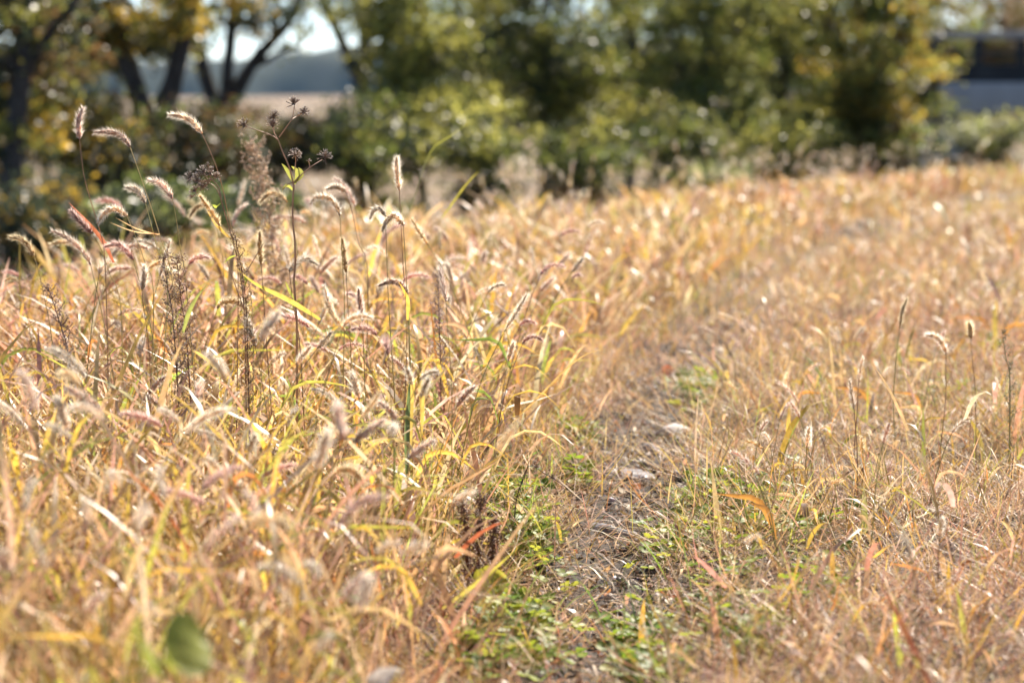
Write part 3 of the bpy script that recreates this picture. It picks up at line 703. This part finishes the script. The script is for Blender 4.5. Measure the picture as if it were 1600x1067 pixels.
hero(4.05, [(110, 328), (118, 338), (130, 350), (143, 364)], [(158, 390), (172, 430), (190, 500)], "rosy foxtail head lying along the orange red blade", 3, leafpx=[([(178, 410), (163, 378), (140, 350), (107, 316)], .008, (.46, .15, .07))])
hero(4.0, [(620, 244), (620, 265), (624, 297)], [(626, 340), (630, 420), (636, 520)], "foxtail with single dark upright head right of the dried weed", 1, 1.05)
hero(4.0, [(484, 320), (494, 309), (510, 309), (523, 318), (531, 336)], [(533, 370), (536, 430), (538, 500)], "foxtail with long S curved head arching left of the upright dark one", 1)
hero(3.95, [(597, 362), (604, 346), (617, 337), (630, 352)], [(633, 400), (637, 480), (640, 560)], "foxtail with fuzzy hooked head below the upright dark one", 1, leafpx=[([(637, 500), (638, 470), (628, 448), (622, 440)], .007, GOLDB)])
hero(4.1, [(578, 343), (584, 329), (594, 326), (602, 337)], [(604, 390), (606, 450), (610, 520)], "foxtail with small hooked head left of the bigger fuzzy hook", 1, .9)
hero(3.95, [(312, 305), (320, 318), (333, 335), (343, 352)], [(352, 362), (372, 400), (395, 500)], "foxtail with golden head hanging under the dried seed cluster", 2, 1.0, leafpx=[([(360, 372), (340, 352), (326, 330), (316, 306)], .006, (.66, .40, .08))])
hero(4.05, [(406, 362), (406, 385), (408, 412)], [(410, 440), (414, 500), (418, 560)], "foxtail with upright glowing golden head left of the tall weed stem", 2, 1.1)
hero(4.3, [(535, 372), (537, 395), (541, 425)], [(543, 470), (546, 520), (548, 580)], "foxtail with slim upright golden head below the S curved one", 2)
hero(4.0, [(497, 414), (478, 404), (462, 411), (452, 424)], [(455, 450), (462, 500), (470, 560)], "foxtail with pale frosty head bent right across the tall weed stem", 1)
hero(4.6, [(510, 296), (525, 292), (540, 299)], [(550, 330), (560, 380), (575, 440)], "soft pale foxtail head behind the S curved one", 1)
hero(4.7, [(405, 318), (420, 303), (437, 305), (448, 315)], [(455, 340), (466, 400), (475, 460)], "soft tan foxtail head behind the branching weed", 2)
hero(4.9, [(296, 340), (306, 325), (322, 318)], [(335, 340), (345, 390), (350, 440)], "blurred tan foxtail head behind the golden hanging one", 2)
hero(4.9, [(163, 432), (180, 420), (205, 419)], [(215, 440), (225, 480), (232, 540)], "pale foxtail head lying level above the grass below the thick rosy one", 0)
hero(3.9, [(225, 414), (226, 430), (222, 452)], [(224, 480), (230, 520), (235, 600)], "white haired foxtail head standing below the arched head", 1)
hero(4.0, [(590, 447), (612, 440), (628, 446), (637, 458)], [(639, 490), (640, 540), (642, 600)], "foxtail with rosy head arching left halfway down the hooked one's stem", 0)
hero(3.9, [(560, 380 + 70), (562, 470), (566, 500)], [(568, 540), (570, 600)], "short rosy upright foxtail in the stand below the hooked heads", 0)
hero(4.6, [(1418, 465), (1410, 485), (1406, 512)], [(1402, 545), (1398, 590), (1396, 640)], "tallest foxtail right of the track with slim upright golden head", 2, .8)
hero(4.6, [(1446, 523), (1462, 526), (1474, 540), (1478, 552)], [(1478, 600), (1476, 640)], "foxtail right of the track with pale head arching left", 1)
hero(4.6, [(1514, 503), (1516, 512), (1517, 528)], [(1520, 570), (1524, 620)], "foxtail right of the track with small speckled head near the right edge", 2)

# ------------------------------------------------------------------ dried weeds
DK = (.27, .18, .12)
def burr(g, c, up_, r, rand, n=34):
    n1 = n
    D = norm(rand.normal(size=(n1, 3)) + np.asarray(up_) * .9)
    C = np.repeat(np.asarray(c)[None], n1, 0) + D * r * .15
    for q in range(n1):
        tube(g, [C[q], C[q] + D[q] * r * (.75 + .35 * rand.random())], .0007, .00035, np.array(DK) * (.5 + rand.random()), 4, 3)
    tipc = np.array((.62, .52, .42)); E = C + D * r * .85
    spikes(g, E, D + rand.normal(size=(n1, 3)) * .4, r * .4, .0006, tipc); spikes(g, E, D + rand.normal(size=(n1, 3)) * .5, r * .4, .0006, tipc)
    grains(g, [np.asarray(c)], [np.asarray(up_, float)], r * .35, r * .33, np.array(DK) * .6)
def dried_weed():
    r = np.random.default_rng(5); Y = 4.0; p = lambda x, y, d=0.: at(x, y, Y + d)
    b = p(461, 600, .05); b[2] = float(terrain(b[0], b[1]))
    root = empty("dried_weed", b, "tall branching dried weed with spiky brown burrs above the grass", "dried weed")
    g = Geo(); cs = (.42, .24, .13)
    tube(g, [b, p(464, 520), p(459, 450), p(462, 395), p(457, 340), p(459, 288)], .0026, .0016, cs, 6, 20)
    tube(g, [p(459, 290), p(452, 262), p(441, 236), p(434, 217)], .0016, .0010, cs, 6, 10)
    br = [[(434, 219), (425, 212), (400, 203), (384, 198)], [(434, 219), (428, 207), (426, 199)], [(428, 207), (427, 183)], [(436, 215), (448, 198), (457, 184), (459, 168)], [(457, 186), (466, 181), (474, 176)],
          [(460, 284), (468, 276), (484, 262), (503, 250)], [(484, 263), (483, 255), (482, 253)], [(460, 270), (462, 252), (461, 245)], [(460, 285), (450, 288), (441, 297)]]
    for q in br: tube(g, [p(x, y, .01 * r.normal()) if i else p(x, y) for i, (x, y) in enumerate(q)], .0010, .0007, cs, 5, 8)
    g.build("stem", M_stem, root, b)
    for (x, y, rr) in [(382, 196, 10), (426, 197, 9.5), (427, 183, 9.5), (459, 163, 10.5), (475, 176, 8), (461, 242, 9), (508, 246, 10.5), (483, 252, 3.5)]:
        gb = Geo(); c = p(x, y); burr(gb, c, (0, 0, 1) if y < 240 else (.3, 0, .9), rr * Y / F, r, 34 if rr > 5 else 12); gb.build("burr", M_stem, root, b)
    for pts, wd in [([(459, 288), (450, 275), (440, 256)], .009), ([(459, 284), (468, 272), (466, 262)], .010), ([(459, 288), (461, 270), (455, 260)], .010), ([(459, 300), (448, 292), (441, 300)], .006), ([(460, 470), (450, 455), (446, 440)], .006)]:
        gl = Geo(); ribbon(gl, [p(x, y) for x, y in pts], wd, (.37, .37, .08), (.5, -.6, .5), 8, shape='leaf', fold=.6); gl.build("leaf", M_clover, root, b)
dried_weed()
def burr_cluster():
    r = np.random.default_rng(6); Y = 3.98; p = lambda x, y, d=0.: at(x, y, Y + d)
    b = p(384, 640, .05); b[2] = float(terrain(b[0], b[1]))
    root = empty("dried_weed", b, "dark leaning weed stem ending in a crowded cluster of brown burrs", "dried weed")
    g = Geo(); cs = (.32, .18, .10)
    tube(g, [b, p(383, 520), p(374, 420), p(358, 355), p(346, 315), p(340, 285), p(328, 276)], .0024, .0010, cs, 6, 26)
    tube(g, [p(346, 312), p(336, 292), p(318, 282)], .001, .0007, cs, 5, 6)
    tube(g, [p(376, 440), p(400, 400), p(412, 380)], .001, .0006, cs, 5, 6); tube(g, [p(380, 480), p(362, 430), p(352, 400)], .001, .0006, cs, 5, 6)
    L = [(298, 279, 10), (309, 283, 9), (318, 270, 10), (329, 272, 10), (338, 277, 7), (305, 299, 8), (317, 292, 8), (325, 258, 4), (299, 308, 5)]
    for (x, y, rr) in L: tube(g, [p(330, 281), p((x + 330) / 2, (y + 282) / 2 + 2), p(x, y)], .0008, .0006, cs, 4, 5)
    g.build("stem", M_stem, root, b)
    for (x, y, rr) in L:
        gb = Geo(); burr(gb, p(x, y, .008 * r.normal()), (-.4, 0, .8), rr * Y / F, r, 30 if rr > 5 else 10); gb.build("burr", M_stem, root, b)
    for pts, wd in [([(345, 318), (338, 325), (332, 320)], .009), ([(368, 400), (358, 405), (350, 412)], .008), ([(376, 430), (386, 436), (383, 448)], .010)]:
        gl = Geo(); ribbon(gl, [p(x, y) for x, y in pts], wd, (.40, .46, .07), (.5, -.6, .5), 8, shape='leaf'); gl.build("leaf", M_clover, root, b)
burr_cluster()
def seedy(Y, spine, spread, nb, label, col, seedcol, seed, name="seeding_weed", sz=.0022, gl=.45, per=11):
    """upright weed whose side twigs carry many tiny seeds"""
    r = np.random.default_rng(seed)
    P = [at(x, y, Y) for x, y in spine]; b = P[0].copy(); b[1] = Y + .03; b[2] = float(terrain(b[0], b[1]))
    root = empty(name, b, label, "weed", "seeding weeds")
    P = resample([b + np.array([0, 0, -.01])] + P[1:], 40); g = Geo(); gs = Geo()
    tube(g, P, .002, .0007, col, 5, 30)
    for k in range(nb):
        i = int(40 * (gl + (1 - gl) * k / nb)); i = min(i, 38)
        az = r.random() * 6.28; L = spread * (1 - .55 * k / nb) * (.6 + .6 * r.random())
        d = np.array([math.cos(az), math.sin(az), .8 + .6 * r.random()]); q = P[i] + norm(d) * L
        m = (P[i] + q) / 2 + np.array([0, 0, -.1 * L])
        tube(g, [P[i], m, q], .0007, .0003, col, 4, 5)
        t = .25 + .75 * r.random(per); C = P[i] + (q - P[i]) * t[:, None] + r.normal(size=(per, 3)) * .0045
        grains(gs, C, r.normal(size=(per, 3)), sz, sz * .75, np.array(seedcol) * (.6 + .8 * r.random((per, 1))))
    g.build("stem", M_stem, root, b); gs.build("seed_cluster", M_stem, root, b)
seedy(5.3, [(445, 560), (430, 430), (418, 330), (392, 228)], .085, 130, "feathery tan seeding weed standing blurred behind the branching dried weed", (.34, .22, .12), (.68, .50, .32), 61, sz=.0030, gl=.35, per=13)
seedy(3.9, [(121, 660), (110, 580), (95, 510), (74, 445)], .035, 60, "thin dark seeding weed leaning left at the far left of the stand", (.14, .08, .06), (.30, .19, .14), 62, sz=.0016)
seedy(3.9, [(388, 600), (386, 520), (380, 440), (366, 362)], .03, 70, "dark stiff seeding weed with golden seeds rising beside the burr cluster", (.18, .09, .05), (.55, .36, .14), 63, sz=.0018, gl=.25)
seedy(3.95, [(285, 600), (272, 520), (262, 450), (254, 395)], .03, 55, "slim dark seeding weed below the rosy nodding heads", (.17, .10, .06), (.34, .22, .14), 64, sz=.0016)
seedy(4.0, [(305, 600), (292, 540), (283, 470), (276, 400)], .035, 60, "reddish seeding weed close behind the slim dark one", (.22, .10, .06), (.42, .26, .16), 65, sz=.0018)
seedy(4.5, [(690, 620), (688, 560), (686, 500), (684, 425)], .03, 50, "straight pinkish seeding weed left of the track", (.30, .18, .13), (.52, .36, .28), 66, sz=.0018)
seedy(4.4, [(1585, 640), (1578, 600), (1572, 560), (1566, 515)], .028, 24, "thin olive seeding weed at the right picture edge", (.34, .30, .13), (.46, .40, .2), 67, sz=.0016)
seedy(3.55, [(747, 870), (748, 830), (750, 800), (752, 775)], .006, 60, "short brown seed spike standing in the clover, tallest of the group", (.16, .07, .04), (.24, .11, .06), 68, sz=.0022, gl=.2, name="seed_spike")
seedy(3.55, [(732, 880), (728, 840), (726, 810), (722, 780)], .006, 60, "short brown seed spike leaning left in the clover", (.16, .07, .04), (.24, .11, .06), 69, sz=.0022, gl=.2, name="seed_spike")
seedy(3.55, [(768, 890), (770, 850), (772, 828), (776, 812)], .005, 50, "lowest brown seed spike at the right of the clover group", (.16, .07, .04), (.24, .11, .06), 70, sz=.0022, gl=.2, name="seed_spike")

# ------------------------------------------------------------------ single blades, leaves and stones that stand out
def blade(Y, pts, wd, col, label, side=None, name="grass_blade", cat="grass blade", dys=None):
    P = [at(x, y, Y + (dys[i] if dys else 0)) for i, (x, y) in enumerate(pts)]
    g = Geo(); ribbon(g, P, wd, col, side, 14); b = P[0]
    o = g.build(name, M_blade, None, b); o.location = b
    return tag(o, label, cat)
blade(3.75, [(640, 720), (640, 640), (645, 590), (655, 588), (660, 640), (656, 710)], .012, (.62, .44, .10), "broad golden blade folded over and hanging straight down in mid stand", (1, 0, 0))
blade(3.7, [(636, 740), (637, 660), (640, 590), (634, 585)], .009, (.16, .22, .08), "dark green bent blade left of the folded golden one", (1, .2, 0))
blade(3.6, [(600, 800), (588, 750), (575, 715), (560, 670)], .010, (.66, .50, .14), "wide yellow blade leaning left below the folded golden one", (1, .3, .1))
blade(3.3, [(690, 950), (735, 915), (780, 880), (812, 852)], .010, (.58, .50, .09), "long yellow green blade slanting up right over the clover", (.3, -.5, .8))
blade(3.5, [(660, 800), (700, 765), (740, 742), (785, 716)], .007, (.62, .36, .18), "arched tan blade reaching right over the track edge", (.2, -.5, .8))
blade(4.4, [(800, 660), (840, 620), (885, 575), (918, 552), (948, 545)], .006, (.70, .45, .15), "golden straw arching right into the track", (.2, -.5, .8))
blade(4.4, [(770, 650), (800, 633), (840, 624), (872, 614)], .005, (.82, .70, .55), "pale bleached straw lying level left of the track", (.2, -.5, .8))
blade(3.9, [(500, 500), (450, 470), (400, 445), (370, 420)], .010, (.62, .50, .10), "yellow blade arching left through the middle of the stand", (.2, -.5, .8))
blade(3.95, [(285, 520), (293, 490), (308, 462), (325, 444)], .009, (.36, .38, .09), "olive blade leaning right in the left stand", (.8, -.4, .2))
blade(3.0, [(280, 1000), (285, 900), (290, 800), (300, 690)], .010, (.62, .52, .10), "upright yellow blade in the left foreground", (1, 0, 0))
blade(3.0, [(1408, 1070), (1406, 1020), (1400, 980), (1396, 935)], .009, (.48, .52, .08), "fresh yellow green blade standing at the lower right", (1, 0, 0))
blade(3.1, [(1515, 1040), (1508, 990), (1500, 945), (1493, 915)], .009, (.55, .52, .10), "yellow green blade at the lower right corner", (1, 0, 0))
blade(5.6, [(640, 330), (670, 240), (700, 215), (738, 190)], .007, (.34, .34, .07), "olive blade slanting up right against the dark trees", (.2, -.5, .8))
blade(5.6, [(690, 340), (718, 300), (735, 280), (750, 266)], .009, (.45, .40, .06), "yellow blade slanting up right below the olive one", (.2, -.5, .8))
for (x0, y0, x1, y1, t_) in [(690, 331, 712, 318, "left"), (712, 332, 738, 314, "right")]:
    pass
def broad_leaf(Y, cx, cy, L, W, ang, col, label, tilt=.5, mat=M_clover, name="fallen_leaf", cat="leaf", lobes=0., stalk=True, seed=1):
    """leaf with midrib, curled edge and a stalk"""
    r = np.random.default_rng(seed)
    nu, nv = 15, 9
    u = np.linspace(-1, 1, nu); v = np.linspace(-1, 1, nv)
    V = []
    for a in u:
        half = (1 - abs(a) ** 2.2) ** .8 * (1 - .18 * a) * (1 + lobes * math.sin(a * 9)) + .02
        for b in v:
            V.append([a * L / 2, b * half * W / 2, (.22 * b * b + .12 * math.sin(a * 3 + 1) + .05 * math.sin(a * 11 + b * 7)) * W * .5])
    V = np.array(V) + r.normal(size=(nu * nv, 3)) * L * .006
    i = (np.arange(nu - 1)[:, None] * nv + np.arange(nv - 1)[None]).ravel()
    g = Geo(); g.add(V, np.stack([i, i + 1, i + 1 + nv, i + nv], 1), np.array(col) * (.85 + .3 * r.random((nu * nv, 1))))
    if stalk: tube(g, [[-L / 2, 0, 0], [-L * .65, .004, -.004], [-L * .8, 0, -.012]], .0012, .0008, np.array(col) * .8, 5, 6)
    o = g.build(name, mat, None); o.location = at(cx, cy, Y); o.rotation_euler = (tilt, -.15, ang)
    for pl in o.data.polygons: pl.use_smooth = True
    return tag(o, label, cat)
broad_leaf(3.45, 765, 910, .058, .046, .5, (.50, .46, .06), "crumpled yellow leaf lying in the clover beside the track", .9, lobes=.06, seed=3)
broad_leaf(1.98, 222, 1012, .075, .055, 1.9, (.26, .28, .05), "left of two broad green leaves in the bottom left foreground", 1.15, seed=4, name="green_leaf")
broad_leaf(2.02, 288, 1008, .075, .055, 1.3, (.28, .30, .05), "right of two broad green leaves in the bottom left foreground", 1.1, seed=5, name="green_leaf")
broad_leaf(6.2, 1043, 579, .032, .028, .3, (.44, .13, .06), "red leaf lying on the track, farther of the two", .9, seed=6)
broad_leaf(5.3, 922, 665, .03, .02, 1., (.50, .16, .05), "red brown leaf lying at the left edge of the track", .6, seed=7)
broad_leaf(3.6, 998, 975, .03, .018, .2, (.22, .09, .05), "dark brown curled leaf beside the clover in the track", .4, seed=8)
broad_leaf(3.7, 912, 975, .03, .018, .9, (.24, .10, .05), "chestnut curled leaf on the thatch in the track", .4, seed=9)
broad_leaf(2.6, 600, 1056, .045, .018, .5, (.60, .55, .50), "pale grey dead leaf at the bottom edge", 1.2, seed=10)
broad_leaf(2.6, 455, 1060, .03, .014, .9, (.56, .50, .44), "pale dead leaf left of the grey one at the bottom", 1.1, seed=11)
def stone(px, py, Lx, Ly, Lz, label, seed, rot=0., mat=None):
    r = np.random.default_rng(seed); x, y = ground_px(px, py)
    nu, nv = 22, 14; V = []
    ph = r.random(6) * 6.28; pl = [(norm(r.normal(size=3)), .42 + .42 * r.random()) for _ in range(11)]
    for i in range(nv + 1):
        th = math.pi * i / nv
        for j in range(nu):
            a = 2 * math.pi * j / nu
            d = np.array([math.sin(th) * math.cos(a), math.sin(th) * math.sin(a), math.cos(th)]); q = 1.
            for nrm, off in pl:
                c = float(d @ nrm)
                if c > .05: q = min(q, off / c)             # flat broken facets
            q *= 1 + .03 * math.sin(5 * d[0] + ph[0]) + .03 * math.sin(7 * d[1] + ph[1]) + .012 * r.normal()
            V.append(d * q * np.array([Lx, Ly, Lz]) / 2)
    V = np.array(V); ca, sa = math.cos(rot), math.sin(rot); V[:, :2] = V[:, :2] @ np.array([[ca, sa], [-sa, ca]])
    F4 = np.array([[i * nu + j, i * nu + (j + 1) % nu, (i + 1) * nu + (j + 1) % nu, (i + 1) * nu + j] for i in range(nv) for j in range(nu)])
    o = link("stone", mesh("stone", V, F4, None, mat or M_stone, False)); o.location = (x, y, float(terrain(x, y)) + Lz * .10)
    return tag(o, label, "stone", "stones in the track")
stone(1052, 660, .11, .13, .034, "pale flat stone, brightest in the track", 1, .2, M_pale)
stone(1018, 682, .05, .07, .04, "dark angular stone just left of the pale flat one", 2, .9)
stone(985, 722, .09, .13, .03, "blue grey slab half buried in the middle of the track", 4, 1.3)
stone(953, 800, .085, .12, .036, "grey stone behind thin dry grass, nearest in the track", 6, .7)
def gravel():
    """small broken stones lying in the bare soil of the track"""
    n = 900; y = 2.9 + 5.2 * rng.random(n); x = rut(y) + .10 * rng.normal(size=n)
    k = sn(x, y, 6., 2.) > -.35; x, y = x[k], y[k]; n = len(x)
    sz = .003 + .010 * rng.random(n) ** 3; c = np.array((.30, .28, .27)) * (.4 + 1.1 * rng.random((n, 1))) * (1 + .06 * rng.normal(size=(n, 3)))
    gr = Geo(); grains(gr, np.stack([x, y, terrain(x, y) + sz * .35], 1), rng.normal(size=(n, 3)), sz, sz * (.55 + .4 * rng.random(n)), c)
    tag(gr.build("gravel", M_stem), "small grey broken stones scattered in the soil of the track", "gravel", None, "stuff")
gravel()
# dark dead twig over the track
def twig():
    Y = 3.9; p = lambda x, y, d=0.: at(x, y, Y + d)
    b = p(800, 800); b[2] = float(terrain(b[0], b[1]))
    root = empty("dead_twig", b, "black forked dead twig with two dried buds at the track edge", "twig")
    g = Geo(); c = (.09, .055, .04)
    tube(g, [b, p(808, 775), p(820, 745), p(826, 722)], .0012, .0006, c, 5, 12); tube(g, [p(806, 780), p(826, 728), p(848, 738), p(866, 748)], .0009, .0006, c, 5, 12)
    tube(g, [p(866, 748), p(885, 762), p(908, 785)], .0007, .0004, c, 5, 8)
    g.build("stem", M_stem, root, b)
    for x, y in ((837, 729), (862, 746)):
        gb = Geo(); burr(gb, p(x, y), (1, 0, 0), .0055, np.random.default_rng(3), 14); gb.build("bud", M_stem, root, b)
twig()

# ------------------------------------------------------------------ air
def haze():
    g = Geo(); box(g, (-1950, -320, -9.2), (1950, 1950, 34))
    m, n, N, L = newmat("haze_air")
    out = N("ShaderNodeOutputMaterial"); v = N("ShaderNodeVolumePrincipled")
    v.inputs["Color"].default_value = (.35, .64, 1, 1); v.inputs["Density"].default_value = .00006; v.inputs["Anisotropy"].default_value = .0
    L(v.outputs[0], out.inputs["Volume"])
    o = g.build("haze", m); tag(o, kind="stuff", label="thin pale haze in the air over the plain", cat="haze")
haze()
